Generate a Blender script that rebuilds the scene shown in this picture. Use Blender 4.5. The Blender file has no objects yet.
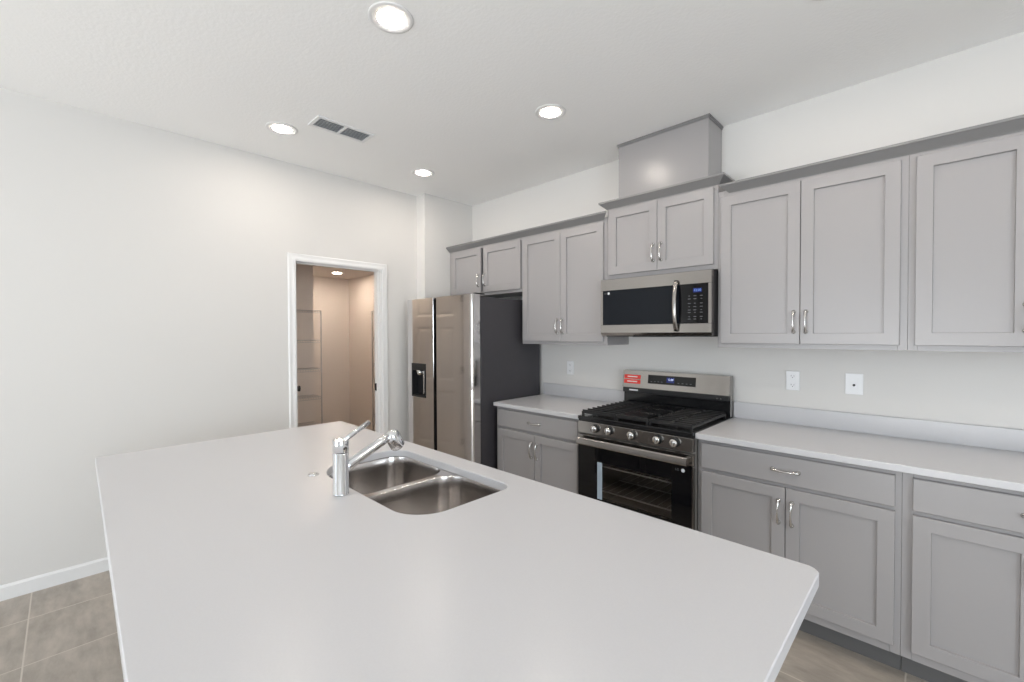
import bpy, bmesh, math
from mathutils import Vector, Matrix
PI = math.pi
SC = bpy.context.scene
COL = SC.collection

# ------------------------------------------------------------------ camera
CAM = (1.7063, -3.046, 1.4592); YAW, PITCH, ROLL, FPX = 0.7724, -0.0162, -0.0035, 436.43
cd = bpy.data.cameras.new('camera'); cam = bpy.data.objects.new('camera', cd); COL.objects.link(cam)
cd.sensor_width = 36; cd.lens = FPX * 36 / 1024; cd.clip_start = 0.02; cd.clip_end = 200
_f = Vector((-math.sin(YAW) * math.cos(PITCH), math.cos(YAW) * math.cos(PITCH), math.sin(PITCH)))
_r = Vector((math.cos(YAW), math.sin(YAW), 0)); _u = _r.cross(_f)
_r2 = _r * math.cos(ROLL) + _u * math.sin(ROLL); _u2 = -_r * math.sin(ROLL) + _u * math.cos(ROLL)
M = Matrix((( _r2.x, _u2.x, -_f.x, CAM[0]), (_r2.y, _u2.y, -_f.y, CAM[1]), (_r2.z, _u2.z, -_f.z, CAM[2]), (0, 0, 0, 1)))
cam.matrix_world = M
SC.camera = cam

# ------------------------------------------------------------------ view and world
SC.view_settings.view_transform = 'Standard'; SC.view_settings.look = 'None'
SC.view_settings.gamma = 1; SC.view_settings.use_curve_mapping = False
SC.view_settings.exposure = -0.06
w = bpy.data.worlds.new('world'); SC.world = w; w.use_nodes = True
bg = w.node_tree.nodes['Background']; bg.inputs[0].default_value = (.80, .90, 1, 1); bg.inputs[1].default_value = 2.2

# room dimensions
H = 2.818; XL = -1.978; XJ = -1.843; YJ = -.605
XR = 4.6; YF = -7.2
PH = 2.36

def area(name, loc, rot, sx, sy, power, color):
    l = bpy.data.lights.new(name, 'AREA'); l.shape = 'RECTANGLE'; l.size = sx; l.size_y = sy
    l.energy = power; l.color = color
    o = bpy.data.objects.new(name, l); COL.objects.link(o); o.location = loc; o.rotation_euler = rot
    return o
# daylight entering by the window openings behind and to the right of the camera
area('daylight_patio_door', (.9, YF - .02, 1.12), (PI / 2, 0, 0), 3.4, 2.1, 46, (.80, .91, 1))
area('daylight_side_window', (XR + .02, -3.6, 1.45), (PI / 2, 0, PI / 2), 2.0, 1.5, 72, (.80, .91, 1))

# added fill light aimed up through the patio door to brighten the ceiling
area('ceiling_fill', (1.5, YF - 1.9, .03), (math.radians(180 - 38), 0, math.radians(-8)), 4.0, 2.6, 320, (1, .98, .95))
sl = bpy.data.lights.new('sun', 'SUN'); sl.energy = 5; sl.angle = .01; sl.color = (1, .96, .9)
so = bpy.data.objects.new('sun', sl); COL.objects.link(so); so.location = (0, -12, 6); so.rotation_euler = (math.radians(50), 0, math.radians(8))

# ------------------------------------------------------------------ materials
MATS = {}
def mat(name, color, rough=.5, metal=0, spec=.5, emis=None, strength=0, coat=0, aniso=0):
    m = bpy.data.materials.new(name); m.use_nodes = True
    b = m.node_tree.nodes['Principled BSDF']
    b.inputs['Base Color'].default_value = (*color, 1); b.inputs['Roughness'].default_value = rough
    b.inputs['Metallic'].default_value = metal; b.inputs['Specular IOR Level'].default_value = spec
    b.inputs['Coat Weight'].default_value = coat; b.inputs['Anisotropic'].default_value = aniso
    if emis: b.inputs['Emission Color'].default_value = (*emis, 1); b.inputs['Emission Strength'].default_value = strength
    MATS[name] = m
    return m
def nodes(m): return m.node_tree.nodes, m.node_tree.links, m.node_tree.nodes['Principled BSDF']
def bump_noise(m, scale, strength, dist=.002, detail=3, stretch=None):
    n, l, b = nodes(m)
    tc = n.new('ShaderNodeTexCoord'); nz = n.new('ShaderNodeTexNoise'); bp = n.new('ShaderNodeBump')
    nz.inputs['Scale'].default_value = scale; nz.inputs['Detail'].default_value = detail
    src = tc.outputs['Object']
    if stretch:
        mp = n.new('ShaderNodeMapping'); mp.inputs['Scale'].default_value = stretch
        l.new(src, mp.inputs[0]); src = mp.outputs[0]
    l.new(src, nz.inputs['Vector']); l.new(nz.outputs['Fac'], bp.inputs['Height'])
    bp.inputs['Strength'].default_value = strength; bp.inputs['Distance'].default_value = dist
    l.new(bp.outputs[0], b.inputs['Normal'])
    return nz
wall_m = mat('white_wall_paint', (.70, .682, .66), .6, spec=.3); bump_noise(wall_m, 90, .12)
ceil_m = mat('white_textured_ceiling', (.92, .915, .905), .8, spec=.2); bump_noise(ceil_m, 60, .34, .004, 5)
trim_m = mat('white_trim_paint', (.79, .785, .78), .35)
pantry_m = mat('pantry_wall_paint', (.84, .775, .73), .7, spec=.2)
cab_m = mat('grey_cabinet_paint', (.345, .33, .33), .27, spec=.5)
bump_noise(cab_m, 25, .03, .001, 2)
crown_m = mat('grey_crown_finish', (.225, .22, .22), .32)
toe_m = mat('dark_grey_toe_kick', (.12, .118, .118), .5)
quartz_m = mat('white_quartz', (.68, .67, .68), .3, spec=.5)
n_, l_, b_ = nodes(quartz_m)
nz = n_.new('ShaderNodeTexNoise'); nz.inputs['Scale'].default_value = 220; nz.inputs['Detail'].default_value = 4
rp = n_.new('ShaderNodeValToRGB'); rp.color_ramp.elements[0].color = (.565, .558, .572, 1); rp.color_ramp.elements[1].color = (.60, .593, .605, 1)
tc = n_.new('ShaderNodeTexCoord'); l_.new(tc.outputs['Object'], nz.inputs['Vector']); l_.new(nz.outputs['Fac'], rp.inputs[0]); l_.new(rp.outputs[0], b_.inputs['Base Color'])
def steel(name, color, rough, stretch):
    m = mat(name, color, rough, 1)
    n, l, b = nodes(m)
    t = n.new('ShaderNodeTexCoord'); mp = n.new('ShaderNodeMapping'); mp.inputs['Scale'].default_value = stretch
    z = n.new('ShaderNodeTexNoise'); z.inputs['Scale'].default_value = 1; z.inputs['Detail'].default_value = 2
    mr = n.new('ShaderNodeMapRange'); mr.inputs[3].default_value = rough * .8; mr.inputs[4].default_value = rough * 1.25
    l.new(t.outputs['Object'], mp.inputs[0]); l.new(mp.outputs[0], z.inputs['Vector'])
    l.new(z.outputs['Fac'], mr.inputs[0]); l.new(mr.outputs[0], b.inputs['Roughness'])
    return m
steel_m = steel('brushed_steel', (.36, .34, .322), .18, (4, 4, 700))
fridge_m = steel('fridge_steel', (.68, .655, .645), .09, (700, 700, 3))
sink_m = steel('sink_steel', (.66, .63, .61), .19, (6, 6, 300))
chrome_m = mat('chrome', (.80, .81, .83), .06, 1)
nickel_m = mat('satin_nickel', (.66, .64, .62), .2, 1)
fside_m = mat('charcoal_fridge_side', (.050, .047, .053), .45)
black_m = mat('black_plastic', (.012, .012, .013), .35)
blackgl_m = mat('black_glass', (.004, .004, .005), .05, spec=.35)
mwgl_m = mat('microwave_door_glass', (.009, .011, .015), .06, spec=.16)
enamel_m = mat('black_enamel_cooktop', (.010, .010, .011), .16)
iron_m = mat('cast_iron', (.009, .009, .010), .38)
cav_m = mat('oven_cavity_enamel', (.30, .28, .26), .4)
strip_m = mat('oven_window_strip', (.42, .50, .58), .35)
disp_m = mat('blue_display_digits', (.1, .2, .5), .4, emis=(.10, .25, .7), strength=.45)
dispw_m = mat('white_display_digits', (.5, .6, .9), .4, emis=(.6, .7, 1), strength=.8)
dispbg_m = mat('blue_display_window', (.01, .02, .12), .2, emis=(.02, .04, .35), strength=.12)
print_m = mat('grey_print', (.13, .135, .14), .5)
white_m = mat('white_plastic', (.84, .84, .85), .3)
logo_m = mat('silver_mark', (.75, .76, .78), .35)
red_m = mat('red_sticker', (.75, .03, .02), .35)
slot_m = mat('dark_slot', (.05, .05, .05), .6)
vent_m = mat('vent_enamel', (.80, .80, .80), .4)
ventdark_m = mat('duct_shadow_grey', (.20, .22, .24), .7)
wire_m = mat('white_shelf_wire', (.62, .60, .60), .4)
lens_m = mat('lamp_lens', (1, 1, 1), .4, emis=(1, .90, .79), strength=138)
plens_m = mat('pantry_lamp_lens', (1, 1, 1), .4, emis=(1, .84, .68), strength=215)
knob_m = mat('dark_bronze_knob', (.10, .09, .085), .25, .9)
door_m = mat('door_white_paint', (.78, .76, .73), .35)  # white paint of the pantry door
glass_m = mat('window_glass', (1, 1, 1), 0.02); b_ = nodes(glass_m)[2]; b_.inputs['Transmission Weight'].default_value = 1; b_.inputs['IOR'].default_value = 1.02
# tinted oven window: lets the racks show
ow = bpy.data.materials.new('tinted_oven_glass'); ow.use_nodes = True
n_, l_ = ow.node_tree.nodes, ow.node_tree.links; n_.remove(n_['Principled BSDF'])
tr = n_.new('ShaderNodeBsdfTransparent'); tr.inputs[0].default_value = (.86, .84, .82, 1)
gl = n_.new('ShaderNodeBsdfGlossy'); gl.inputs['Roughness'].default_value = .03
mx = n_.new('ShaderNodeMixShader'); fr = n_.new('ShaderNodeFresnel'); fr.inputs[0].default_value = 1.5
l_.new(fr.outputs[0], mx.inputs[0]); l_.new(tr.outputs[0], mx.inputs[1]); l_.new(gl.outputs[0], mx.inputs[2]); l_.new(mx.outputs[0], n_['Material Output'].inputs[0])
# floor tiles, 18 inch squares with light grout
tile_m = mat('taupe_floor_tile', (.3, .27, .24), .38)
n_, l_, b_ = nodes(tile_m)
tc = n_.new('ShaderNodeTexCoord'); sp = n_.new('ShaderNodeSeparateXYZ'); l_.new(tc.outputs['Object'], sp.inputs[0])
def mth(op, a, b=None, c=None):
    m = n_.new('ShaderNodeMath'); m.operation = op
    for i, v in enumerate((a, b, c)):
        if v is None: continue
        if isinstance(v, (int, float)): m.inputs[i].default_value = v
        else: l_.new(v, m.inputs[i])
    return m.outputs[0]
ux = mth('DIVIDE', mth('ADD', sp.outputs[0], 1.632 + 46.5), .465); uy = mth('DIVIDE', mth('ADD', sp.outputs[1], 3.194 + 45.7), .457)
fx = mth('FRACT', ux); fy = mth('FRACT', uy)
dx = mth('MINIMUM', fx, mth('SUBTRACT', 1, fx)); dy = mth('MINIMUM', fy, mth('SUBTRACT', 1, fy))
grout = mth('LESS_THAN', mth('MINIMUM', dx, dy), .0065)
cb = n_.new('ShaderNodeCombineXYZ'); l_.new(mth('FLOOR', ux), cb.inputs[0]); l_.new(mth('FLOOR', uy), cb.inputs[1])
wn = n_.new('ShaderNodeTexWhiteNoise'); l_.new(cb.outputs[0], wn.inputs['Vector'])
vadd = n_.new('ShaderNodeVectorMath'); vadd.operation = 'MULTIPLY_ADD'; l_.new(wn.outputs['Color'], vadd.inputs[0]); vadd.inputs[1].default_value = (9, 9, 9)
mp = n_.new('ShaderNodeMapping'); mp.inputs['Scale'].default_value = (2.2, 6.5, 1); l_.new(tc.outputs['Object'], mp.inputs[0]); l_.new(mp.outputs[0], vadd.inputs[2])
nz = n_.new('ShaderNodeTexNoise'); nz.inputs['Scale'].default_value = 2.0; nz.inputs['Detail'].default_value = 7; nz.inputs['Roughness'].default_value = .62; l_.new(vadd.outputs[0], nz.inputs['Vector'])
rp = n_.new('ShaderNodeValToRGB'); rp.color_ramp.elements[0].position = .3; rp.color_ramp.elements[1].position = .72
rp.color_ramp.elements[0].color = (.29, .257, .22, 1); rp.color_ramp.elements[1].color = (.50, .443, .385, 1); l_.new(nz.outputs['Fac'], rp.inputs[0])
mx = n_.new('ShaderNodeMix'); mx.data_type = 'RGBA'; l_.new(grout, mx.inputs[0]); l_.new(rp.outputs[0], mx.inputs[6]); mx.inputs[7].default_value = (.56, .51, .45, 1)
l_.new(mx.outputs[2], b_.inputs['Base Color'])
bp = n_.new('ShaderNodeBump'); bp.inputs['Strength'].default_value = .4; bp.inputs['Distance'].default_value = .001; bp.invert = True; l_.new(grout, bp.inputs['Height']); l_.new(bp.outputs[0], b_.inputs['Normal'])

# ------------------------------------------------------------------ mesh builder
class MB:
    def __init__(s): s.v = []; s.f = []; s.sm = []
    def add(s, vs, fs, smooth=False):
        k = len(s.v); s.v += [tuple(v) for v in vs]
        for f in fs: s.f.append([i + k for i in f]); s.sm.append(smooth)
        return s
    def box(s, x0, x1, y0, y1, z0, z1, b=0):
        if b <= 0:
            vs = [(x, y, z) for z in (z0, z1) for y in (y0, y1) for x in (x0, x1)]
            return s.add(vs, [(0, 2, 3, 1), (4, 5, 7, 6), (0, 1, 5, 4), (2, 6, 7, 3), (0, 4, 6, 2), (1, 3, 7, 5)])
        bm = bmesh.new(); bmesh.ops.create_cube(bm, size=1)
        for v in bm.verts: v.co = Vector(((x0 + x1) / 2 + v.co.x * (x1 - x0), (y0 + y1) / 2 + v.co.y * (y1 - y0), (z0 + z1) / 2 + v.co.z * (z1 - z0)))
        bmesh.ops.bevel(bm, geom=bm.edges[:], offset=b, segments=2 if b > .0025 else 1, affect='EDGES', profile=.5)
        bm.verts.index_update(); s.add([v.co[:] for v in bm.verts], [[v.index for v in f.verts] for f in bm.faces]); bm.free()
        return s
    def loops(s, L, cap0=False, cap1=False, smooth=False, close=False):
        n = len(L[0]); k = len(s.v)
        for lp in L: s.v += [tuple(p) for p in lp]
        m = len(L)
        for i in range(m if close else m - 1):
            a = k + i * n; b = k + ((i + 1) % m) * n
            for j in range(n):
                s.f.append([a + j, a + (j + 1) % n, b + (j + 1) % n, b + j]); s.sm.append(smooth)
        if cap0: s.f.append([k + j for j in range(n)][::-1]); s.sm.append(False)
        if cap1: s.f.append([k + (m - 1) * n + j for j in range(n)]); s.sm.append(False)
        return s
    def tube(s, pts, r, n=10, flat=1.0, up=None, cap=True):
        """sweep; r float or list; flat squashes the second axis"""
        pts = [Vector(p) for p in pts]; L = []
        if up is None: up = Vector((0, 0, 1))
        up = Vector(up); prev = None
        for i, p in enumerate(pts):
            t = (pts[min(i + 1, len(pts) - 1)] - pts[max(i - 1, 0)]).normalized()
            if prev is None:
                a = up if abs(t.dot(up)) < .95 else Vector((1, 0, 0))
                a = (a - t * a.dot(t)).normalized()
            else: a = (prev - t * prev.dot(t)).normalized()
            prev = a; b = t.cross(a); rr = r[i] if isinstance(r, (list, tuple)) else r
            L.append([p + a * math.cos(2 * PI * j / n) * rr + b * math.sin(2 * PI * j / n) * rr * flat for j in range(n)])
        return s.loops(L, cap, cap, True)
    def lathe(s, c, prof, n=24, axis='z', smooth=True, cap0=True, cap1=True):
        """prof: (radius, height) along axis, from c"""
        c = Vector(c); L = []
        for r, h in prof:
            lp = []
            for j in range(n):
                a = 2 * PI * j / n; u, v = r * math.cos(a), r * math.sin(a)
                lp.append(c + {'z': Vector((u, v, h)), 'y': Vector((u, h, -v)), 'x': Vector((h, u, v))}[axis])
            L.append(lp)
        return s.loops(L, cap0, cap1, smooth)
    def prism_x(s, prof, x0, x1, dx0=None, dx1=None):
        """profile (y,z) extruded along x; dx0/dx1(y) shift the ends for mitres"""
        a = [(x0 + (dx0(y) if dx0 else 0), y, z) for y, z in prof]; b = [(x1 + (dx1(y) if dx1 else 0), y, z) for y, z in prof]
        return s.loops([a, b], True, True)
    def mesh(s, name):
        me = bpy.data.meshes.new(name); me.from_pydata(s.v, [], s.f); me.update()
        bm = bmesh.new(); bm.from_mesh(me); bmesh.ops.recalc_face_normals(bm, faces=bm.faces[:]); bm.to_mesh(me); bm.free()
        for p, q in zip(me.polygons, s.sm): p.use_smooth = q
        return me
    def build(s, name, m, parent=None, label=None, bevel=0, loc=None):
        me = s.mesh(name); me.materials.append(m)
        o = bpy.data.objects.new(name, me); COL.objects.link(o)
        if loc: o.location = loc
        if parent: o.parent = parent
        if label: o['label'] = label
        if bevel:
            md = o.modifiers.new('bevel', 'BEVEL'); md.width = bevel; md.segments = 2; md.limit_method = 'ANGLE'; md.angle_limit = .6
        return o

def tag(o, label, cat, group=None, kind=None):
    o['label'] = label; o['category'] = cat
    if group: o['group'] = group
    if kind: o['kind'] = kind
    return o
def thing(name, label, cat, loc=(0, 0, 0), group=None):
    o = bpy.data.objects.new(name, None); COL.objects.link(o); o.location = loc; o.empty_display_size = .05
    return tag(o, label, cat, group)
def struct(name, mb, m, parent=None, bevel=0):
    o = mb.build(name, m, parent, bevel=bevel); o['kind'] = 'structure'; return o
def copy_tree(o, parent=None):
    c = o.copy(); COL.objects.link(c)
    if parent: c.parent = parent
    for ch in list(o.children): copy_tree(ch, c)
    return c
def text_mb(txt, size, align='CENTER', extrude=.0004):
    cu = bpy.data.curves.new('t', 'FONT'); cu.body = txt; cu.size = size; cu.align_x = align; cu.align_y = 'CENTER'; cu.extrude = extrude; cu.resolution_u = 2
    o = bpy.data.objects.new('t', cu); COL.objects.link(o)
    me = bpy.data.meshes.new_from_object(o.evaluated_get(bpy.context.evaluated_depsgraph_get()))
    bpy.data.objects.remove(o); bpy.data.curves.remove(cu)
    return me
def text_on(name, txt, size, loc, m, parent, align='CENTER', tilt=0, label=None):
    """lettering standing on a surface that faces -y"""
    me = text_mb(txt, size, align); me.materials.clear(); me.materials.append(m)
    o = bpy.data.objects.new(name, me); COL.objects.link(o); o.location = loc; o.rotation_euler = (PI / 2 + tilt, 0, 0); o.parent = parent
    if label: o['label'] = label
    return o
def rrect(x0, x1, y0, y1, r, n=8, off=0):
    """rounded rectangle, r = radii (x1y0, x1y1, x0y1, x0y0); off grows it outwards"""
    if isinstance(r, (int, float)): r = (r,) * 4
    x0 -= off; x1 += off; y0 -= off; y1 += off; r = [max(q + off, .001) for q in r]; P = []
    for (cx, cy, a0, q) in ((x1 - r[0], y0 + r[0], -PI / 2, r[0]), (x1 - r[1], y1 - r[1], 0, r[1]), (x0 + r[2], y1 - r[2], PI / 2, r[2]), (x0 + r[3], y0 + r[3], PI, r[3])):
        for i in range(n + 1): a = a0 + PI / 2 * i / n; P.append((cx + q * math.cos(a), cy + q * math.sin(a)))
    return P
def slab_with_hole(outer_f, holes, z0, z1, arris=.002):
    """flat slab; outer_f(off) and each hole(off) give outlines"""
    bm = bmesh.new()
    def ring(pts, z): return [bm.verts.new((x, y, z)) for x, y in pts]
    def edges(vs): return [bm.edges.new((vs[i], vs[(i + 1) % len(vs)])) for i in range(len(vs))]
    def bridge(a, b):
        for i in range(len(a)): bm.faces.new((a[i], a[(i + 1) % len(a)], b[(i + 1) % len(b)], b[i]))
    top = []; bot = []
    for f, sg in [(outer_f, -1)] + [(h, 1) for h in holes]:
        a = ring(f(0), z0); b = ring(f(0), z1 - arris); c = ring(f(sg * arris), z1)
        bridge(a, b); bridge(b, c); top.append(c); bot.append(a)
    for grp in (top, bot):
        es = []
        for g in grp:
            for i in range(len(g)):
                e = bm.edges.get((g[i], g[(i + 1) % len(g)])) or bm.edges.new((g[i], g[(i + 1) % len(g)])); es.append(e)
        bmesh.ops.triangle_fill(bm, edges=es, use_beauty=True, use_dissolve=False)
    bmesh.ops.recalc_face_normals(bm, faces=bm.faces[:])
    mb = MB(); bm.verts.index_update(); mb.add([v.co[:] for v in bm.verts], [[v.index for v in f.verts] for f in bm.faces]); bm.free()
    return mb

# ------------------------------------------------------------------ the room shell
T = .12
struct('floor', MB().box(-6.0, XR + T, YF - T, .7, -.1, 0), tile_m)
struct('ceiling', MB().box(XL - T, XR + T, YF - T, T, H, H + .1), ceil_m)
DY0, DY1, DZ = -1.752, -.992, 2.055           # pantry doorway
m = MB()
m.box(XL - T, XL, YF - T, DY0, 0, H); m.box(XL - T, XL, DY1, YJ, 0, H); m.box(XL - T, XL, DY0, DY1, DZ, H)
m.box(XL - T, XJ, YJ, .32, 0, H)
struct('wall_left', m, wall_m)
struct('wall_back', MB().box(XJ, XR + T, 0, T, 0, H), wall_m)
# right wall with one window, front wall (behind the camera) with a patio door
m = MB(); wy0, wy1, wz0, wz1 = -4.7, -2.5, .75, 2.25
m.box(XR, XR + T, YF, wy0, 0, H); m.box(XR, XR + T, wy1, 0, 0, H); m.box(XR, XR + T, wy0, wy1, 0, wz0); m.box(XR, XR + T, wy0, wy1, wz1, H)
struct('wall_right', m, wall_m)
m = MB(); px0, px1, pz = -.9, 2.7, 2.2
m.box(XL, px0, YF - T, YF, 0, H); m.box(px1, XR + T, YF - T, YF, 0, H); m.box(px0, px1, YF - T, YF, pz, H)
struct('wall_front', m, wall_m)
m = MB(); m.box(px0, px0 + .07, YF - .09, YF - .04, 0, pz); m.box(px1 - .07, px1, YF - .09, YF - .04, 0, pz); m.box(px0 + .07, px1 - .07, YF - .09, YF - .04, pz - .07, pz)
m.box(px0 + .07, px1 - .07, YF - .09, YF - .04, 0, .06); m.box((px0 + px1) / 2 - .05, (px0 + px1) / 2 + .05, YF - .09, YF - .04, .06, pz - .07)
struct('door_2', m, trim_m)
m = MB(); m.box(XR + .04, XR + .09, wy0, wy0 + .06, wz0, wz1); m.box(XR + .04, XR + .09, wy1 - .06, wy1, wz0, wz1); m.box(XR + .04, XR + .09, wy0 + .06, wy1 - .06, wz0, wz0 + .06)
m.box(XR + .04, XR + .09, wy0 + .06, wy1 - .06, wz1 - .06, wz1); m.box(XR + .05, XR + .08, wy0 + .06, wy1 - .06, 1.48, 1.53)
struct('window_1', m, trim_m)
# pantry behind the doorway
XN, YN, XB, YP, YQ = -4.09, -.786, -5.2, .216, -2.4
m = MB(); m.box(XN - .1, XN, YQ, YN, 0, PH); m.box(XB, XN - .1, YN - .1, YN, 0, PH); m.box(XB - .1, XB, YN - .1, YP + .1, 0, PH)
struct('wall_pantry_back', m, pantry_m)
struct('wall_pantry_right', MB().box(XB, XL - T, YP, YP + .1, 0, PH), pantry_m)
struct('wall_pantry_left', MB().box(XN, XL - T, YQ - .1, YQ, 0, PH), pantry_m)
struct('ceiling_pantry', MB().box(XB - .1, XL - T, YQ - .1, YP + .1, PH, PH + .1), pantry_m)

# baseboards
def base_prof(d=.013, h=.083): return [(0, 0), (-d, 0), (-d, h - .012), (-d * .45, h), (0, h)]
def base_along_y(x, y0, y1, sgn=1):
    mb = MB(); pr = base_prof()
    mb.loops([[(x - sgn * p[0], y, p[1]) for p in pr] for y in (y0, y1)], True, True); return mb
struct('baseboard_left', base_along_y(XL, YF, DY0 - .06), trim_m)
struct('baseboard_left_doorside', base_along_y(XL, DY1 + .06, YJ), trim_m)
struct('baseboard_right', base_along_y(XR, YF, 0, -1), trim_m)
m = MB(); m.loops([[(x, p[0], p[1]) for p in base_prof()] for x in (2.37, XR)], True, True)
struct('baseboard_back', m, trim_m)

# doorway casing, jamb, stop
cs = [(0, 0), (.004, .0), (.016, .0), (.018, .012), (.014, .03), (.015, .05), (.008, .058), (0, .058)]   # (out of wall, away from opening)
m = MB()
ya, yb, zc = DY0 + .004, DY1 - .004, DZ - .004
L = []
for k in range(4):
    lp = []
    for d, a in cs:
        lp.append({0: (XL + d, ya - a, 0), 1: (XL + d, ya - a, zc + a), 2: (XL + d, yb + a, zc + a), 3: (XL + d, yb + a, 0)}[k])
    L.append(lp)
m.loops(L, True, True)
struct('trim_1', m, trim_m)
m = MB(); m.box(XL - T, XL, DY0, DY0 + .008, 0, DZ - .008); m.box(XL - T, XL, DY1 - .008, DY1, 0, DZ - .008); m.box(XL - T, XL, DY0, DY1, DZ - .008, DZ)
m.box(XL - .075, XL - .04, DY0 + .008, DY0 + .016, 0, DZ - .016); m.box(XL - .075, XL - .04, DY1 - .016, DY1 - .008, 0, DZ - .016); m.box(XL - .075, XL - .04, DY0 + .008, DY1 - .008, DZ - .016, DZ - .008)
jamb = struct('trim_2', m, trim_m)
tag(MB().box(XL - .108, XL - .078, DY1 - .0105, DY1 - .0085, .93, 1.0, ).box(XL - .112, XL - .104, DY1 - .014, DY1 - .0085, .935, .995).build('strike_plate', knob_m), 'small dark latch strike plate on the right jamb of the pantry doorway', 'strike plate')

# six-panel pantry door, swung open into the pantry
DW, DH, DT = .715, 2.02, .035
dr = bpy.data.objects.new('door_1', None); COL.objects.link(dr); dr['kind'] = 'structure'
def panel_door():
    mb = MB(); cols = [(.11, .325), (.39, .605)]; rows = [(.20, .80), (.93, 1.53), (1.66, 1.90)]
    xs = [0] + [v for c in cols for v in c] + [DW]; zs = [0] + [v for c in rows for v in c] + [DH]
    for sgn in (1, -1):
        y = sgn * DT / 2
        for i in range(5):
            for j in range(7):
                x0, x1, z0, z1 = xs[i], xs[i + 1], zs[j], zs[j + 1]
                if i % 2 == 1 and j % 2 == 1:
                    R = lambda a, yy: [(x0 + a, yy, z0 + a), (x1 - a, yy, z0 + a), (x1 - a, yy, z1 - a), (x0 + a, yy, z1 - a)]
                    mb.loops([R(0, y), R(.012, y - sgn * .008), R(.022, y - sgn * .008), R(.045, y - sgn * .002)], False, True)
                else: mb.add([(x0, y, z0), (x1, y, z0), (x1, y, z1), (x0, y, z1)], [(0, 1, 2, 3)])
    P = [(0, 0), (DW, 0), (DW, DH), (0, DH)]
    mb.loops([[(x, -DT / 2, z) for x, z in P], [(x, DT / 2, z) for x, z in P]])
    return mb
panel_door().build('door_panel', door_m, dr)
kb = MB()
for s in (1, -1):
    kb.lathe((DW - .06, s * DT / 2, .93), [(.031, 0), (.031, s * .006), (.012, s * .010), (.010, s * .028), (.024, s * .036), (.029, s * .050), (.024, s * .062), (.004, s * .066)], 20, 'y')
kb.build('door_knob', knob_m, dr, 'dark metal round door knob')
hb = MB()
for z in (.25, 1.05, 1.85): hb.lathe((-.004, -DT / 2 - .004, z), [(.006, -.04), (.006, .04)], 8)
hb.build('hinge', knob_m, dr)
dr.location = (XL - T - .012, DY0 + .006, .008)
dr.rotation_euler = (0, 0, PI - math.radians(19))

# ------------------------------------------------------------------ cabinets
def shaker(w, h, t=.02, st=.057, rec=.012, gap=0):
    """shaker front, origin lower-left-back, faces -y"""
    R = lambda a, y: [(a, y, a), (w - a, y, a), (w - a, y, h - a), (a, y, h - a)]
    return MB().loops([R(0, 0), R(0, -t + .002), R(.002, -t), R(st - .001, -t), R(st, -t + .0015), R(st + .001, -t + rec), ], True, True)
def slab_front(w, h, t=.02):
    R = lambda a, y: [(a, y, a), (w - a, y, a), (w - a, y, h - a), (a, y, h - a)]
    return MB().loops([R(0, 0), R(0, -t + .003), R(.003, -t)], True, True)
def pull_mesh(L=.128):
    """arched pull, along z, standing out towards -y"""
    mb = MB(); N = 22; pts = []; rr = []
    for i in range(N + 1):
        t = i / N; z = -L / 2 + .008 + (L - .016) * t; s = math.sin(PI * t)
        pts.append((0, -.006 - .022 * s ** .7, z)); rr.append(.0048 + .0044 * abs(math.cos(PI * t)) ** 2)
    mb.tube(pts, rr, 10, .75, up=(0, -1, 0))
    for sg in (-1, 1):
        mb.lathe((0, 0, sg * (L / 2 - .010)), [(.0105, 0), (.0105, -.003), (.008, -.008), (.003, -.010)], 14, 'y')
    return mb
PULL = pull_mesh().mesh('pull'); PULL.materials.append(nickel_m)
def pull(parent, x, z, y, horiz=False):
    o = bpy.data.objects.new('handle', PULL); COL.objects.link(o); o.parent = parent; o.location = (x, y, z)
    if horiz: o.rotation_euler = (0, PI / 2, 0)
    return o
def front(kind, root, x0, x1, z0, z1, yface, handle=None):
    """handle: 'l'/'r' side + 't'/'b' end, 'h' centred horizontal, None"""
    rx, ry, rz = root.location
    mb = shaker(x1 - x0, z1 - z0) if kind == 'door' else slab_front(x1 - x0, z1 - z0)
    o = mb.build(kind, cab_m, root, loc=(x0 - rx, yface - ry, z0 - rz))
    if handle == 'h': pull(o, (x1 - x0) / 2, (z1 - z0) / 2, -.02, True)
    elif handle:
        hx = .026 if handle[0] == 'l' else (x1 - x0) - .026
        hz = .118 if handle[1] == 'b' else (z1 - z0) - .118
        pull(o, hx, hz, -.02)
    return o
def body_parts(root, x0, x1, z0, z1, D, openings, bottom_rail=.03, top_rail=.03, toe=False, stile=.035):
    rx, ry, rz = root.location
    B = MB(); B.box(x0 + .0003 - rx, x1 - .0003 - rx, -(D - .019) - ry, -.002 - ry, z0 - rz, z1 - rz)
    B.build('carcass', cab_m, root)
    F = MB()                                                # face frame, rails and stiles
    F.box(x0 + .0003 - rx, x0 + stile - rx, -D - ry, -(D - .019) - ry, z0 - rz, z1 - rz, .0012)
    F.box(x1 - stile - rx, x1 - .0003 - rx, -D - ry, -(D - .019) - ry, z0 - rz, z1 - rz, .0012)
    for a, b in openings: F.box(x0 + stile - rx, x1 - stile - rx, -D - ry, -(D - .019) - ry, a - rz, b - rz, 0)
    F.build('face_frame', cab_m, root)
UD, BD = .305, .610
UZ, UT = 1.375, 2.300
def upper(name, label, x0, x1, z0, z1, doors, dz0, dz1, group='grey upper wall cabinets'):
    r = thing(name, label, 'cabinet', ((x0 + x1) / 2, -UD / 2, z0), group)
    body_parts(r, x0, x1, z0, z1, UD, [(z0, z0 + .035), (z1 - .035, z1)])
    for a, b, h in doors: front('door', r, a, b, dz0, dz1, -UD, h)
    return r
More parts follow.
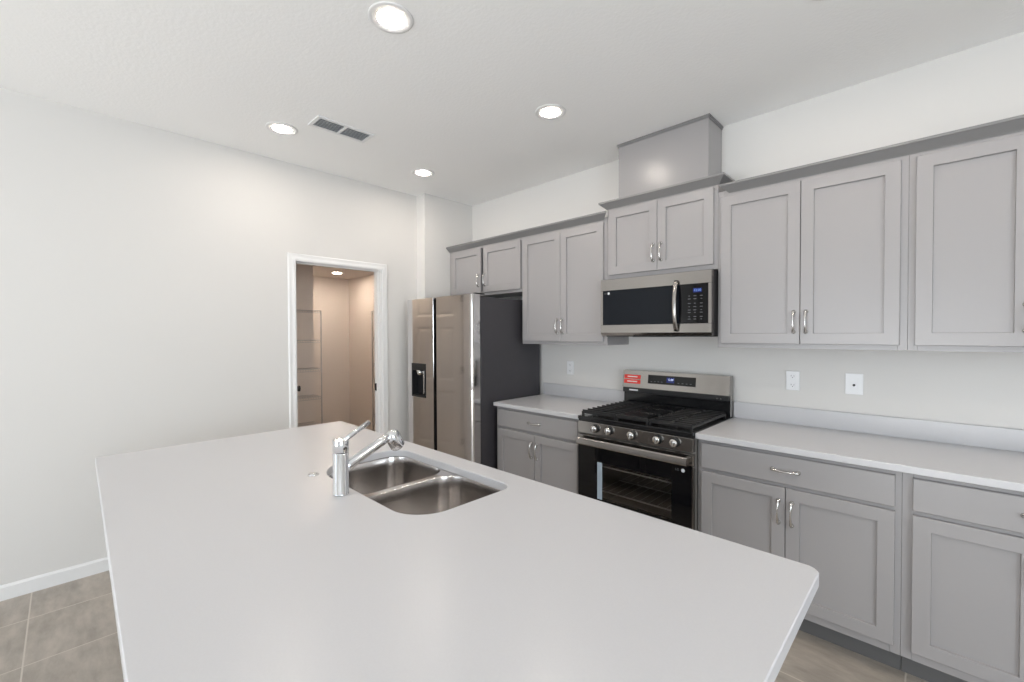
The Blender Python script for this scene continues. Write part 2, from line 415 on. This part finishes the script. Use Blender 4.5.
upper('wall_cabinet', 'short grey two-door wall cabinet above the refrigerator', -1.838, -.838, 1.82, UT, [(-1.787, -1.354, 'rb'), (-1.316, -.846, 'lb')], 1.845, 2.262)
upper('wall_cabinet', 'tall grey two-door wall cabinet between the refrigerator cabinet and the microwave', -.838, 0, UZ, UT, [(-.821, -.4185, 'rb'), (-.4155, -.026, 'lb')], 1.40, 2.262)
upper('wall_cabinet', 'small grey two-door wall cabinet directly above the microwave', .0, .762, 1.845, 2.365, [(.022, .3835, 'rb'), (.3865, .740, 'lb')], 1.875, 2.332)
upper('wall_cabinet', 'tall grey two-door wall cabinet just right of the microwave', .762, 1.607, UZ, UT, [(.782, 1.1825, 'rb'), (1.1855, 1.580, 'lb')], 1.40, 2.262)
upper('wall_cabinet', 'tall grey wall cabinet at the far right edge, cut off by the photo frame', 1.607, 2.369, UZ, UT, [(1.632, 1.989, 'rb'), (1.992, 2.345, 'lb')], 1.40, 2.262)
def base_cab(label, x0, x1, drawer, doors):
    r = thing('base_cabinet', label, 'cabinet', ((x0 + x1) / 2, -BD / 2, 0), 'grey base cabinets with drawers')
    body_parts(r, x0, x1, .10, .883, BD, [(.10, .15), (.700, .735), (.850, .883)])
    MB().box(x0 + .001 - r.location.x, x1 - .001 - r.location.x, -.545 + BD / 2, -.02 + BD / 2, 0, .0995).build('toe_kick', toe_m, r)
    front('drawer', r, drawer[0], drawer[1], .728, .862, -BD, 'h')
    for a, b, h in doors: front('door', r, a, b, .140, .710, -BD, h)
    return r
base_cab('grey base cabinet with one drawer and two doors between refrigerator and stove', -.838, -.004, (-.812, -.032), [(-.812, -.4235, 'rt'), (-.4205, -.032, 'lt')])
base_cab('grey base cabinet with one drawer and two doors just right of the stove', .766, 1.607, (.789, 1.586), [(.789, 1.1865, 'rt'), (1.1895, 1.586, 'lt')])
base_cab('grey base cabinet at the bottom right corner of the photo, cut off by the frame', 1.607, 2.369, (1.640, 2.345), [(1.640, 1.989, 'rt'), (1.992, 2.345, 'lt')])

# crowns
def crown_prof(z): return [(-.3055, z), (-.3105, z), (-.3125, z + .004), (-.3475, z + .036), (-.352, z + .038), (-.352, z + .050), (-.3055, z + .050)]
sh = lambda s: (lambda y: s * (-.352 - y))
def crown(label, x0, x1, z, m0, m1):
    m = MB(); m.prism_x(crown_prof(z), x0, x1, sh(m0), sh(m1))
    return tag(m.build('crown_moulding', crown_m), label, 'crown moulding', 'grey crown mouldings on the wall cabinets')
crown('long grey crown moulding over the refrigerator cabinet and the tall cabinet beside it', XJ + .003, .020, 2.281, 0, 1.1)
crown('grey crown moulding running over the two wall cabinets at right of the microwave', .782, 2.40, 2.281, -1, 0)
# microwave-cabinet crown, with returns to the wall
pr = crown_prof(2.347); m = MB(); L = []
for k in range(4):
    lp = []
    for y, z in pr:
        o = -y - .3055
        lp.append({0: (-.0005 - o, -.003, z), 1: (-.0005 - o, y, z), 2: (.7625 + o, y, z), 3: (.7625 + o, -.003, z)}[k])
    L.append(lp)
m.loops(L, True, True)
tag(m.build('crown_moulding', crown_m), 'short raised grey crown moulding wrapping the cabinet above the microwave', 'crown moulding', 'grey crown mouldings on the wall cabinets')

# vent chase box above the microwave cabinet
r = thing('duct_cover', 'grey painted box enclosing the vent duct between microwave cabinet and ceiling', 'duct cover', (.365, -.122, 2.366))
MB().box(-.314, .314, -.117, .117, 0, H - 2.368, .0015).build('box_panel', cab_m, r)
m = MB(); c0 = H - .002 - 2.366
def ringtrim(o0, o1, z0, z1):
    mb.box(-.314 - o1, .314 + o1, -.117 - o1, -.117 - o0, z0, z1); mb.box(-.314 - o1, -.314 - o0, -.117 - o0, .117, z0, z1); mb.box(.314 + o0, .314 + o1, -.117 - o0, .117, z0, z1)
mb = m; ringtrim(0, .005, c0 - .020, c0 - .010); ringtrim(0, .010, c0 - .010, c0)
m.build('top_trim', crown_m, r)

# worktops on the wall run
def worktop(label, x0, x1):
    r = thing('worktop', label, 'worktop', ((x0 + x1) / 2, -.325, .884), 'white quartz wall-run worktops')
    w = (x1 - x0) / 2
    MB().box(-w, w, -.323, .323, 0, .030, .002).build('slab', quartz_m, r)
    MB().box(-w, w, .303, .3235, .0302, .132, .0015).build('backsplash', quartz_m, r)
    return r
worktop('short white worktop with low backsplash between refrigerator and stove', -.842, -.002)
worktop('long white worktop with low backsplash running right from the stove', .7645, 2.38)

# ------------------------------------------------------------------ island
IX0, IX1, IY0, IY1 = -.988, 1.519, -2.957, -1.832
HOLE = (-.137, .622, -2.342, -1.930)
HR = (.122, .05, .085, .19)
hole = lambda off: rrect(*HOLE, HR, 10, off)
outer = lambda off: [(x, y - (x - IX0) * .016 if y < -2.5 else y) for x, y in rrect(IX0, IX1, IY0, IY1, (.02, .028, .012, .02), 6, off)]
tag(slab_with_hole(outer, [hole], .884, .914, .0025).build('island_worktop', quartz_m), 'large white quartz island worktop in the foreground with sink cutout', 'worktop')
r = thing('island_cabinet', 'grey island base cabinet hidden under the large white worktop', 'cabinet', (.265, -2.25, 0))
def cabring():
    m = MB(); m.box(-.95, .95, -.35, -.33, .1, .883); m.box(-.95, .95, .33, .35, .1, .883); m.box(-.95, -.93, -.33, .33, .1, .883); m.box(.93, .95, -.33, .33, .1, .883); m.box(-.93, .93, -.33, .33, .1, .12)
    return m
o = cabring().build('carcass', cab_m, r)
MB().box(-.9, .9, -.30, .30, 0, .0995).build('toe_kick', toe_m, r)
for i in range(4):
    a = -.93 + i * .467
    d = shaker(.455, .73).build('door', cab_m, r, loc=(a + .455, .35, .13)); d.rotation_euler = (0, 0, PI)
    pull(d, .026 if i % 2 == 0 else .429, .61, -.02)

# sink
sr = thing('kitchen_sink', 'double-bowl stainless undermount sink set into the island worktop', 'sink', (.25, -2.128, .884))
SX, SY = .25, -2.128
bowlL = lambda off: [(x - SX, y - SY) for x, y in rrect(-.143, .239, -2.348, -1.922, (.085, .095, .09, .195), 8, off)]
bowlR = lambda off: [(x - SX, y - SY) for x, y in rrect(.262, .628, -2.348, -1.922, (.127, .055, .10, .085), 8, off)]
# rim sheet with two holes
rimo = lambda off: [(x - SX, y - SY) for x, y in rrect(-.165, .652, -2.370, -1.900, .06, 6, off)]
slab_with_hole(rimo, [bowlL, bowlR], -.0035, -.0015, .0008).build('rim', sink_m, sr)
def bowl(f, depth, name):
    mb = MB(); L = []
    for off, z in ((0.0, -.0024), (-.0015, -.006), (-.003, -.05), (-.006, -depth + .03), (-.010, -depth + .012), (-.022, -depth + .003), (-.040, -depth)):
        L.append([(x, y, z) for x, y in f(off)])
    cx = sum(p[0] for p in L[-1]) / len(L[-1]); cy = sum(p[1] for p in L[-1]) / len(L[-1]) + .03
    for k, (s_, dz) in enumerate(((.6, -.002), (.0, 0))):
        if s_ > 0: L.append([(cx + (x - cx) * s_, cy + (y - cy) * s_, -depth + dz) for x, y, z in L[6]])
    n = len(L[0]); L.append([(cx + .045 * math.cos(-PI / 2 + 2 * PI * j / n), cy + .045 * math.sin(-PI / 2 + 2 * PI * j / n), -depth - .004) for j in range(n)])
    mb.loops(L, False, True, True); o = mb.build(name, sink_m, sr)
    md = o.modifiers.new('solid', 'SOLIDIFY'); md.thickness = .001; md.offset = 1
    d = MB(); d.lathe((cx, cy, -depth - .0035), [(.043, 0), (.043, .002), (.036, .003), (.034, .0008), (.012, .0004), (.010, .004), (.003, .006)], 28)
    d.build('drain', chrome_m, o)
bowl(bowlL, .205, 'bowl'); bowl(bowlR, .205, 'bowl')

# faucet (mixer tap with pull-out spray), lies in the plane x = .25
fr_ = thing('kitchen_faucet', 'chrome single-lever faucet standing behind the sink on the island', 'faucet', (.250, -2.392, .9145))
MB().lathe((0, 0, 0), [(.0275, 0), (.0275, .004), (.0258, .006), (.0258, .141), (.0248, .1425)], 32).build('body', chrome_m, fr_)
MB().lathe((0, 0, .1445), [(.0245, 0), (.0262, .0015), (.0262, .0405), (.0250, .0425), (.0235, .0430), (.0225, .0415)], 32).build('cap', chrome_m, fr_)
MB().tube([(0, .010, .180), (0, .030, .191), (0, .105, .231)], [.0075, .0085, .0085], 14, 1.0, up=(0, 0, 1)).build('lever', chrome_m, fr_)
dirn = Vector((0, .905, .425)).normalized()
p0 = Vector((0, .012, .086))
pts = [p0 + dirn * t for t in (0, .02, .05, .10, .15, .185)]
sp_ = MB().tube(pts, [.0200, .0190, .0172, .0165, .0165, .0175], 24).build('spout', chrome_m, fr_)
e = pts[-1]
ax = Vector((0, .50, -.866)); h0 = e + Vector((0, .012, .010))
MB().tube([h0 + ax * t for t in (-.011, -.010, -.007, -.001, .008, .020, .040, .058, .062)], [.004, .012, .0190, .0240, .0270, .0280, .0280, .0272, .0250], 32).build('spray_head', chrome_m, sp_)
MB().tube([h0 + ax * t for t in (.0623, .0645)], [.0235, .022], 28).build('nozzle', black_m, sp_, 'dark round spray nozzle')
# small fittings beside the tap
hole_r = thing('countertop_button', 'small round chrome button set in the island worktop left of the faucet', 'button', (-.026, -2.378, .9142))
MB().lathe((0, 0, 0), [(.021, 0), (.0215, .003), (.018, .0045), (.0155, .003), (.0155, .001)], 28).build('ring', chrome_m, hole_r)
MB().lathe((0, 0, .0005), [(.0135, 0), (.0135, .004), (.010, .006), (.002, .0062)], 24).build('push_button', chrome_m, hole_r)
MB().lathe((0, 0, 0), [(.0155, 0), (.0155, .0008)], 24).build('gap', slot_m, hole_r)

# ------------------------------------------------------------------ refrigerator
fx0, fx1 = -1.800, -.877
FR = thing('refrigerator', 'stainless side-by-side refrigerator with dark grey side in the corner', 'refrigerator', ((fx0 + fx1) / 2, -.40, 0))
cx_, cy_ = (fx0 + fx1) / 2, -.40
def rel(mb, m, name, root, **k):
    o = mb.build(name, m, None, **k); lx = root.matrix_basis.translation if root.parent is None else Vector((0, 0, 0))
    o.parent = root; o.data.transform(Matrix.Translation(-Vector(root.location))); return o
rel(MB().box(fx0 + .004, fx1 - .002, -.745, -.03, .03, 1.755, .004), fside_m, 'cabinet_body', FR, label='dark charcoal grey refrigerator side')
rel(MB().box(fx0 + .03, fx1 - .03, -.72, -.06, 0, .029), black_m, 'base_grille', FR)
def fdoor(x0, x1, hand):
    """steel door with a rounded outer edge and a scooped grip at the inner edge"""
    y0, y1 = -.835, -.755
    if hand == 'l': P = [(x0, y1), (x0, y0 + .016), (x0 + .004, y0 + .005), (x0 + .014, y0), (x1 - .002, y0), (x1, y0 + .003), (x1, y0 + .02), (x1 - .02, y0 + .045), (x1 - .02, y1)]
    else: P = [(x1, y1), (x1, y0 + .016), (x1 - .004, y0 + .005), (x1 - .014, y0), (x0 + .002, y0), (x0, y0 + .003), (x0, y0 + .02), (x0 + .02, y0 + .045), (x0 + .02, y1)]
    return P
P = fdoor(fx0, -1.392, 'l')
# left door has the dispenser opening: build as bands around it
dx0, dx1, dz0, dz1 = -1.728, -1.502, .897, 1.200
m = MB(); m.loops([[(x, y, z) for x, y in P] for z in (.05, dz0)], True, True); m.loops([[(x, y, z) for x, y in P] for z in (dz1, 1.773)], True, True)
Pl = [(P[0][0], P[0][1]), P[1], P[2], P[3], (dx0, -.835), (dx0, -.755)]
Pr = [(dx1, -.755), (dx1, -.835)] + P[4:]
m.loops([[(x, y, z) for x, y in Pl] for z in (dz0, dz1)]); m.loops([[(x, y, z) for x, y in Pr] for z in (dz0, dz1)])
ld = rel(m, fridge_m, 'door', FR)
P = fdoor(-1.348, fx1, 'r'); m = MB(); m.loops([[(x, y, z) for x, y in P] for z in (.05, 1.773)], True, True)
rd = rel(m, fridge_m, 'door', FR)
rel(MB().box(-1.394, -1.346, -.800, -.7455, .06, 1.765), black_m, 'grip_channel', FR)
rel(MB().box(fx0 + .01, fx1 - .01, -.7545, -.7455, .06, 1.76), black_m, 'door_gasket', FR)
dsp = rel(MB().box(dx0 + .001, dx1 - .001, -.772, -.756, dz0 + .001, dz1 - .001).box(dx0 + .001, dx0 + .008, -.834, -.772, dz0 + .001, dz1 - .001).box(dx1 - .008, dx1 - .001, -.834, -.772, dz0 + .001, dz1 - .001)
    .box(dx0 + .008, dx1 - .008, -.838, -.772, dz1 - .062, dz1 - .001, .002).box(dx0 + .008, dx1 - .008, -.834, -.772, dz0 + .001, dz0 + .016), black_m, 'water_dispenser', FR)
def kid(mb, m, name, parent, root, **k):
    o = mb.build(name, m, parent, **k); o.data.transform(Matrix.Translation(-Vector(root.location))); return o
kid(MB().lathe(((dx0 + dx1) / 2 - .01, -.812, dz1 - .112), [(.012, 0), (.026, .012), (.034, .05)], 20), nickel_m, 'spout', dsp, FR)
kid(MB().box((dx0 + dx1) / 2 + .016, (dx0 + dx1) / 2 + .030, -.800, -.790, dz0 + .03, dz1 - .07, .002), nickel_m, 'paddle', dsp, FR)
rel(MB().box(fx1 - .030, fx1 - .003, -.80, -.70, 1.7735, 1.784, .002), black_m, 'hinge_cover', FR)

# ------------------------------------------------------------------ microwave
MW = thing('microwave', 'stainless over-range microwave under the small grey cabinet', 'microwave', (.381, -.2, 1.445))
rel(MB().box(.005, .757, -.360, -.004, 1.452, 1.840, .002), black_m, 'case', MW)
FY = -.400
m = MB()                                                      # door face plate: steel bands around the glass
m.box(.004, .759, FY, -.362, 1.757, 1.834, .0015); m.box(.004, .759, FY, -.362, 1.463, 1.519, .0015)
m.box(.004, .021, FY, -.362, 1.519, 1.757); m.box(.741, .759, FY, -.362, 1.519, 1.757)
m.add([(.004, FY, 1.463), (.759, FY, 1.463), (.759, FY + .012, 1.445), (.004, FY + .012, 1.445), (.004, -.362, 1.463), (.759, -.362, 1.463), (.759, -.362, 1.445), (.004, -.362, 1.445)],
      [(0, 1, 2, 3), (2, 6, 7, 3), (0, 3, 7, 4), (1, 5, 6, 2), (4, 7, 6, 5)])
rel(m, steel_m, 'front_frame', MW)
g1 = rel(MB().box(.0215, .565, FY + .001, -.364, 1.5195, 1.7565), mwgl_m, 'door_glass', MW)
g2 = rel(MB().box(.5655, .7405, FY + .001, -.364, 1.5195, 1.7565), blackgl_m, 'control_panel', MW)
pts = []; N = 16
for i in range(N + 1):
    t = i / N; pts.append((.551, FY - .010 - .030 * math.sin(PI * t) ** .8, 1.474 + .309 * t))
hm = MB().tube(pts, .013, 14, .62, up=(1, 0, 0)); hm.lathe((.551, FY, 1.480), [(.010, 0), (.010, -.012)], 12, 'y'); hm.lathe((.551, FY, 1.777), [(.010, 0), (.010, -.012)], 12, 'y')
rel(hm, steel_m, 'handle', MW)
rel(MB().box(.652, .702, FY - .0004, FY + .001, 1.705, 1.730), dispbg_m, 'display', MW)
mwl = Vector(MW.location)
text_on('display_digits', '12:00', .020, Vector((.677, FY - .001, 1.7175)) - mwl, disp_m, MW)
for i, z in enumerate((1.685, 1.667, 1.640, 1.620, 1.600, 1.585, 1.560, 1.545)):
    for j, x in enumerate((.628, .662, .700)):
        ww = .008 if (i + j) % 3 else .004
        rel(MB().box(x - ww, x + ww, FY + .0003, FY + .001, z - .0017, z + .0017), print_m, 'button', MW)
rel(MB().lathe((.0675, FY + .001, 1.737), [(.0085, 0), (.0085, -.0012)], 20, 'y'), logo_m, 'logo_disc', MW)
text_on('logo_letters', 'LG', .014, Vector((.043, FY + .0002, 1.737)) - mwl, print_m, MW)
rel(MB().box(.02, .742, -.35, -.02, 1.438, 1.4515).box(.25, .52, -.395, -.352, 1.436, 1.4445), black_m, 'bottom_vent', MW)

# ------------------------------------------------------------------ range
RG = thing('gas_range', 'freestanding stainless gas range with black oven door between the worktops', 'stove', (.381, -.33, 0))
rx0, rx1 = .001, .7615
cx0, cx1, cz0, cz1 = .12, .66, .33, .68            # oven cavity
m = MB(); FYR = -.632
m.box(rx0 + .003, cx0, FYR, -.03, .06, .895); m.box(cx1, rx1 - .003, FYR, -.03, .06, .895); m.box(cx0, cx1, FYR, -.03, .06, cz0); m.box(cx0, cx1, FYR, -.03, cz1, .895); m.box(cx0, cx1, -.08, -.03, cz0, cz1)
rel(m, cav_m, 'oven_body', RG)
rel(MB().box(rx0 + .02, rx1 - .02, -.60, -.05, 0, .059), black_m, 'base', RG)
# oven door
wx0, wx1, wz0, wz1 = .150, .640, .40, .636
DYF = -.668
m = MB()
m.box(rx0, wx0, DYF, -.634, .235, .732, .0015); m.box(wx1, rx1 - .0065, DYF, -.634, .235, .732, .0015); m.box(wx0, wx1, DYF, -.634, .235, wz0); m.box(wx0, wx1, DYF, -.634, wz1, .732)
od = rel(m, blackgl_m, 'oven_door', RG)
kid(MB().box(wx0, wx1, DYF + .001, DYF + .004, wz0, wz1), ow, 'oven_window', od, RG)
kid(MB().box(wx0, wx0 + .036, DYF - .0006, DYF + .0008, wz0, wz1), strip_m, 'window_strip', od, RG, label='pale blue strip along the oven window')  # pale blue strip laid over the left edge of the window
kid(MB().box(rx1 - .006, rx1, DYF, -.634, .235, .732), steel_m, 'edge_trim', od, RG)
kid(MB().box(rx0, rx1, DYF - .001, -.634, .7325, .796, .002), steel_m, 'top_band', od, RG, label='stainless band along the top of the oven door')
hb = MB(); 
hb.loops([[(x, y, z) for y, z in [(-.700, .738), (-.713, .741), (-.717, .748), (-.711, .778), (-.706, .784), (-.700, .784)]] for x in (.020, .742)], True, True); hb.box(.024, .044, -.702, DYF - .0012, .750, .780, .003); hb.box(.721, .743, -.702, DYF - .0012, .750, .780, .003)
kid(hb, steel_m, 'handle', od, RG)
kid(MB().lathe((.706, DYF + .0005, .700), [(.0105, 0), (.0105, -.0014)], 20, 'y'), logo_m, 'logo_disc', od, RG)
rgl = Vector(RG.location)
text_on('logo_letters', 'LG', .018, Vector((.673, DYF - .0008, .700)) - rgl, print_m, od)
rel(MB().box(rx0, rx1, DYF, -.634, .07, .228, .002), steel_m, 'storage_drawer', RG)
for z in (.44, .60):
    rk = MB()
    for i in range(10): rk.tube([(cx0 + .02 + i * .0555, -.11, z), (cx0 + .02 + i * .0555, -.615, z)], .0013, 6)
    for y in (-.11, -.36, -.615): rk.tube([(cx0 + .004, y, z - .003), (cx1 - .004, y, z - .003)], .0048 if y == -.615 else .003, 8)
    rel(rk, logo_m, 'oven_rack', RG)
# control panel, slightly leaning
m = MB(); P = [(-.634, .808), (-.672, .808), (-.668, .884), (-.634, .884)]
m.loops([[(x, y, z) for y, z in P] for x in (rx0, rx1)], True, True)
rel(m, steel_m, 'control_panel', RG, bevel=.002)
for kx in (.139, .239, .397, .560, .661):
    c = (kx, -.671, .850)
    k1 = rel(MB().lathe(c, [(.0275, 0), (.0275, -.004), (.024, -.006)], 28, 'y'), black_m, 'knob', RG, label='round silver burner knob on a dark ring')
    kid(MB().lathe((kx, -.677, .850), [(.0225, 0), (.0225, -.020), (.0195, -.026), (.003, -.0265)], 28, 'y'), nickel_m, 'knob_cap', k1, RG)
    kid(MB().box(kx - .004, kx + .004, -.711, -.7035, .832, .868, .0015), chrome_m, 'grip', k1, RG)
# cooktop
rel(MB().box(rx0 - .0005, rx1 + .0005, -.672, -.075, .8955, .918, .004).box(rx0, rx1, -.662, -.634, .8845, .8955), enamel_m, 'cooktop', RG)
def grate(x0, x1, y0, y1, nx, ny, zt=.956):
    g = MB(); b = .0055
    for x in (x0, x1): g.box(x - b, x + b, y0 - b, y1 + b, zt - .024, zt - .010, .002)
    for y in (y0, y1): g.box(x0 - b, x1 + b, y - b, y + b, zt - .024, zt - .010, .002)
    for i in range(1, nx): x = x0 + (x1 - x0) * i / nx; g.box(x - .0035, x + .0035, y0, y1, zt - .022, zt - .001, .0015)
    for i in range(ny + 1): y = y0 + (y1 - y0) * i / ny; g.box(x0 - .004, x1 + .004, y - .004, y + .004, zt - .016, zt, .0015)
    for x in (x0, x1):
        for y in (y0, y1): g.box(x - .007, x + .007, y - .007, y + .007, .9182, zt - .012)
    return g
gy0, gy1 = -.640, -.115
for x0, x1, nx, ny in ((.022, .262, 2, 9), (.280, .482, 8, 3), (.500, .740, 2, 9)):
    rel(grate(x0, x1, gy0, gy1, nx, ny), iron_m, 'grate', RG)
for bx, by, s_ in ((.141, -.50, 1.1), (.141, -.25, .8), (.381, -.38, 1.25), (.621, -.50, .9), (.621, -.25, .8)):
    b1 = rel(MB().lathe((bx, by, .9183), [(.050 * s_, 0), (.050 * s_, .004), (.034 * s_, .006), (.032 * s_, .010)], 24), nickel_m, 'burner', RG)
    kid(MB().lathe((bx, by, .9284), [(.036 * s_, 0), (.037 * s_, .004), (.033 * s_, .007), (.005, .008)], 24), iron_m, 'burner_cap', b1, RG)
# backguard
rel(MB().box(rx0 + .002, rx1 - .002, -.074, -.022, .900, 1.022), enamel_m, 'backguard_base', RG)
rel(MB().box(rx0 + .004, rx1 - .004, -.100, -.0225, 1.0225, 1.058, .004), black_m, 'vent_bar', RG)
m = MB(); P = [(-.022, 1.0585), (-.100, 1.0585), (-.082, 1.184), (-.022, 1.184)]
m.loops([[(x, y, z) for y, z in P] for x in (rx0, rx1)], True, True)
m.box(rx1 - .0015, rx1, -.074, -.022, .92, 1.0584)
rel(m, steel_m, 'backguard', RG, bevel=.002)
tl = math.atan2(.018, .1255)
def onbg(x, z, d=.0005): return Vector((x, -.100 + (z - 1.0585) * .018 / .1255 - d, z)) - rgl
def bgbox(name, x0, x1, z0, z1, m_, d, parent=RG, label=None):
    mb = MB().box(-(x1 - x0) / 2, (x1 - x0) / 2, -d / 2, d / 2, -(z1 - z0) / 2, (z1 - z0) / 2)
    o = mb.build(name, m_, parent, label); o.location = onbg((x0 + x1) / 2, (z0 + z1) / 2, 0); o.rotation_euler = (-tl, 0, 0); return o
bgbox('touch_panel', .205, .548, 1.097, 1.160, blackgl_m, .002)
bgbox('display', .345, .400, 1.112, 1.148, dispbg_m, .0032)
text_on('display_digits', '12:00', .018, onbg(.374, 1.133, .002), dispw_m, RG, tilt=-tl)
for i in range(4): bgbox('touch_mark', .226 + i * .026, .238 + i * .026, 1.112, 1.115, print_m, .0028)
for i in range(4): bgbox('touch_mark', .425 + i * .028, .437 + i * .028, 1.112, 1.115, print_m, .0028)
for a, b in ((1.123, 1.152), (1.088, 1.117)):
    s_ = bgbox('sticker', .014, .146, a, b, red_m, .0016, label='red sticker with white lettering')
    MB().box(-.040, .040, -.0014, -.0006, -.003, .004).build('white_print', white_m, s_)
rel(MB().box(.060, .130, -.102, -.0995, 1.036, 1.046), white_m, 'tag_strip', RG)
rel(MB().lathe((.690, -.1005, 1.036), [(.005, 0), (.005, -.002)], 10, 'y').lathe((.712, -.1005, 1.036), [(.005, 0), (.005, -.002)], 10, 'y'), nickel_m, 'vent_screw', RG)

# ------------------------------------------------------------------ wall plates
def plate(label, x, z, w, kind):
    r = thing('wall_outlet' if kind == 'o' else 'cable_jack', label, 'outlet', (x, -.0006, z))
    MB().box(-w / 2, w / 2, -.006, 0, -.058, .058, .002).build('plate', white_m, r)
    if kind == 'o':
        for s in (-1, 1):
            q = MB(); q.loops([[(a, y, b) for a, b in rrect(-.017, .017, s * .0265 - .015, s * .0265 + .015, .008, 5)] for y in (-.006, -.0085)], False, True)
            q = q.build('socket', white_m, r)
            MB().box(-.0085, -.0065, -.009, -.0082, s * .0265 - .002, s * .0265 + .007).box(.0062, .0078, -.009, -.0082, s * .0265 - .002, s * .0265 + .006).lathe((0, -.0082, s * .0265 - .008), [(.0025, 0), (.0025, -.0008)], 8, 'y').build('slots', slot_m, q)
    else:
        MB().box(-.017, .017, -.0075, -.006, -.034, .034, .0007).build('insert', white_m, r)
        MB().lathe((0, -.0075, -.006), [(.0065, 0), (.0065, -.003), (.004, -.009), (.001, -.009)], 12, 'y').build('jack', slot_m, r, 'small dark coaxial jack')
plate('white wall outlet between the refrigerator and the stove', -.556, 1.166, .070, 'o')
plate('white wall outlet just right of the stove above the long worktop', 1.089, 1.174, .070, 'o')
plate('white wall plate with a single dark jack, right of the duplex outlet', 1.380, 1.176, .079, 'j')

# ------------------------------------------------------------------ ceiling fixtures
def downlight(label, x, y, z, lens, group=None, R=.095):
    r = thing('downlight', label, 'ceiling light', (x, y, z), group)
    MB().lathe((0, 0, 0), [(R, -.0005), (R, -.003), (R - .004, -.0048), (R - .010, -.0050), (R - .036, -.0050), (R - .036, -.0005)], 40, cap0=False, cap1=False).build('trim_ring', trim_m, r)
    MB().lathe((0, 0, 0), [(R - .0365, -.0015), (R - .0365, -.0034), (.003, -.0036)], 40).build('lens', lens, r)
    return r
G = 'round recessed kitchen ceiling lights'
downlight('round recessed ceiling light at the top of the photo, nearest and largest', .014, -2.047, H, lens_m, G)
downlight('round recessed ceiling light left of the ceiling vent', -1.398, -2.024, H, lens_m, G)
downlight('round recessed ceiling light in front of the grey duct box', -.003, -.947, H, lens_m, G)
downlight('round recessed ceiling light nearest the refrigerator corner', -1.400, -.922, H, lens_m, G)
downlight('round recessed ceiling light outside the frame above the right worktop', 1.41, -.95, H, lens_m, G)
downlight('added recessed ceiling light, unseen, brightening the right end of the worktop run', 2.82, -.95, H, lens_m, G)  # unseen lamp added to brighten the right-hand worktops and ceiling
downlight('added recessed ceiling light, unseen, brightening the right side past the island end', 2.82, -2.06, H, lens_m, G)  # another unseen lamp, added to lift the right side of the room
downlight('round recessed light in the pantry ceiling seen through the doorway', -4.58, -.25, PH, plens_m, None)

downlight('added recessed light in the pantry ceiling, unseen behind the door header', -2.75, -1.25, PH, plens_m, None)  # extra unseen lamp added to brighten the near pantry wall
# ceiling vent register
vr = thing('ceiling_vent', 'white ceiling air vent with two slatted bays between the ceiling lights', 'vent', (-1.128, -1.741, H - .001))
W2, L2 = .085, .190
m = MB()
def fr4(mb, a, b, c, d, wd, z0, z1):
    mb.box(a, b, c, c + wd, z0, z1); mb.box(a, b, d - wd, d, z0, z1); mb.box(a, a + wd, c + wd, d - wd, z0, z1); mb.box(b - wd, b, c + wd, d - wd, z0, z1)
fr4(m, -W2, W2, -L2, L2, .022, -.007, 0); m.box(-W2 + .022, W2 - .022, -.008, .008, -.007, 0)
m.build('frame', vent_m, vr, bevel=.001)
MB().box(-W2 + .022, W2 - .022, -L2 + .022, L2 - .022, -.0012, -.0002).build('backing', ventdark_m, vr)
for s in (-1, 1):
    for i in range(7):
        x = -W2 + .030 + i * .0183
        y0, y1 = (.008, L2 - .022) if s > 0 else (-L2 + .022, -.008)
        o = MB().box(-.0055, .0055, y0, y1, -.0006, .0006).build('slat', vent_m, vr); o.location = (x, 0, -.0045); o.rotation_euler = (0, math.radians(33), 0)

# ------------------------------------------------------------------ pantry shelving (wire)
def wire_shelf(label, ox, oy, z, length, depth, along):
    """along 'y': backs on wall x=ox, runs +y from oy; along 'x': backs on wall y=oy, runs +x from ox"""
    r = thing('wire_shelf', label, 'shelf', (ox, oy, z), 'white wire shelves in the pantry')
    m = MB(); d = depth
    f = (lambda a, b, c: (b, a, c)) if along == 'y' else (lambda a, b, c: (a, -b, c))
    for b_, c_, r_ in ((.004, 0, .0035), (d * .5, -.004, .003), (d, 0, .0035), (d, -.028, .0035)): m.tube([f(0, b_, c_), f(length, b_, c_)], r_, 6)
    n = int(length / .03)
    for i in range(n + 1):
        a = length * i / n; m.tube([f(a, .002, .003), f(a, d, .003), f(a, d + .0005, -.028)], .0018, 4)
    m.build('deck', wire_m, r); return r
for k, z in enumerate((1.76, 1.39, 1.03, .68, .33)):
    nm = ('top', 'second', 'third', 'fourth', 'bottom')[k]
    wire_shelf('%s white wire shelf on the left side of the pantry' % (nm if nm not in ('second', 'third', 'fourth') else nm + '-from-top'), XN + .001, -1.9, z, 1.10, .25, 'y')
    wire_shelf('%s white wire shelf on the right wall of the pantry' % (nm if nm not in ('second', 'third', 'fourth') else nm + '-from-top'), -3.90, YP - .001, z + .02, 1.9, .28, 'x')
tag(MB().tube([(XN + .26, -.795, 0), (XN + .26, -.795, 1.76)], .007, 10).build('shelf_pole', wire_m), 'white vertical pole at the front corner of the left pantry shelves', 'pole')
tag(MB().tube([(-3.89, YP - .29, 0), (-3.89, YP - .29, 1.78)], .007, 10).build('shelf_pole', wire_m), 'white vertical pole at the end of the right pantry shelves', 'pole')
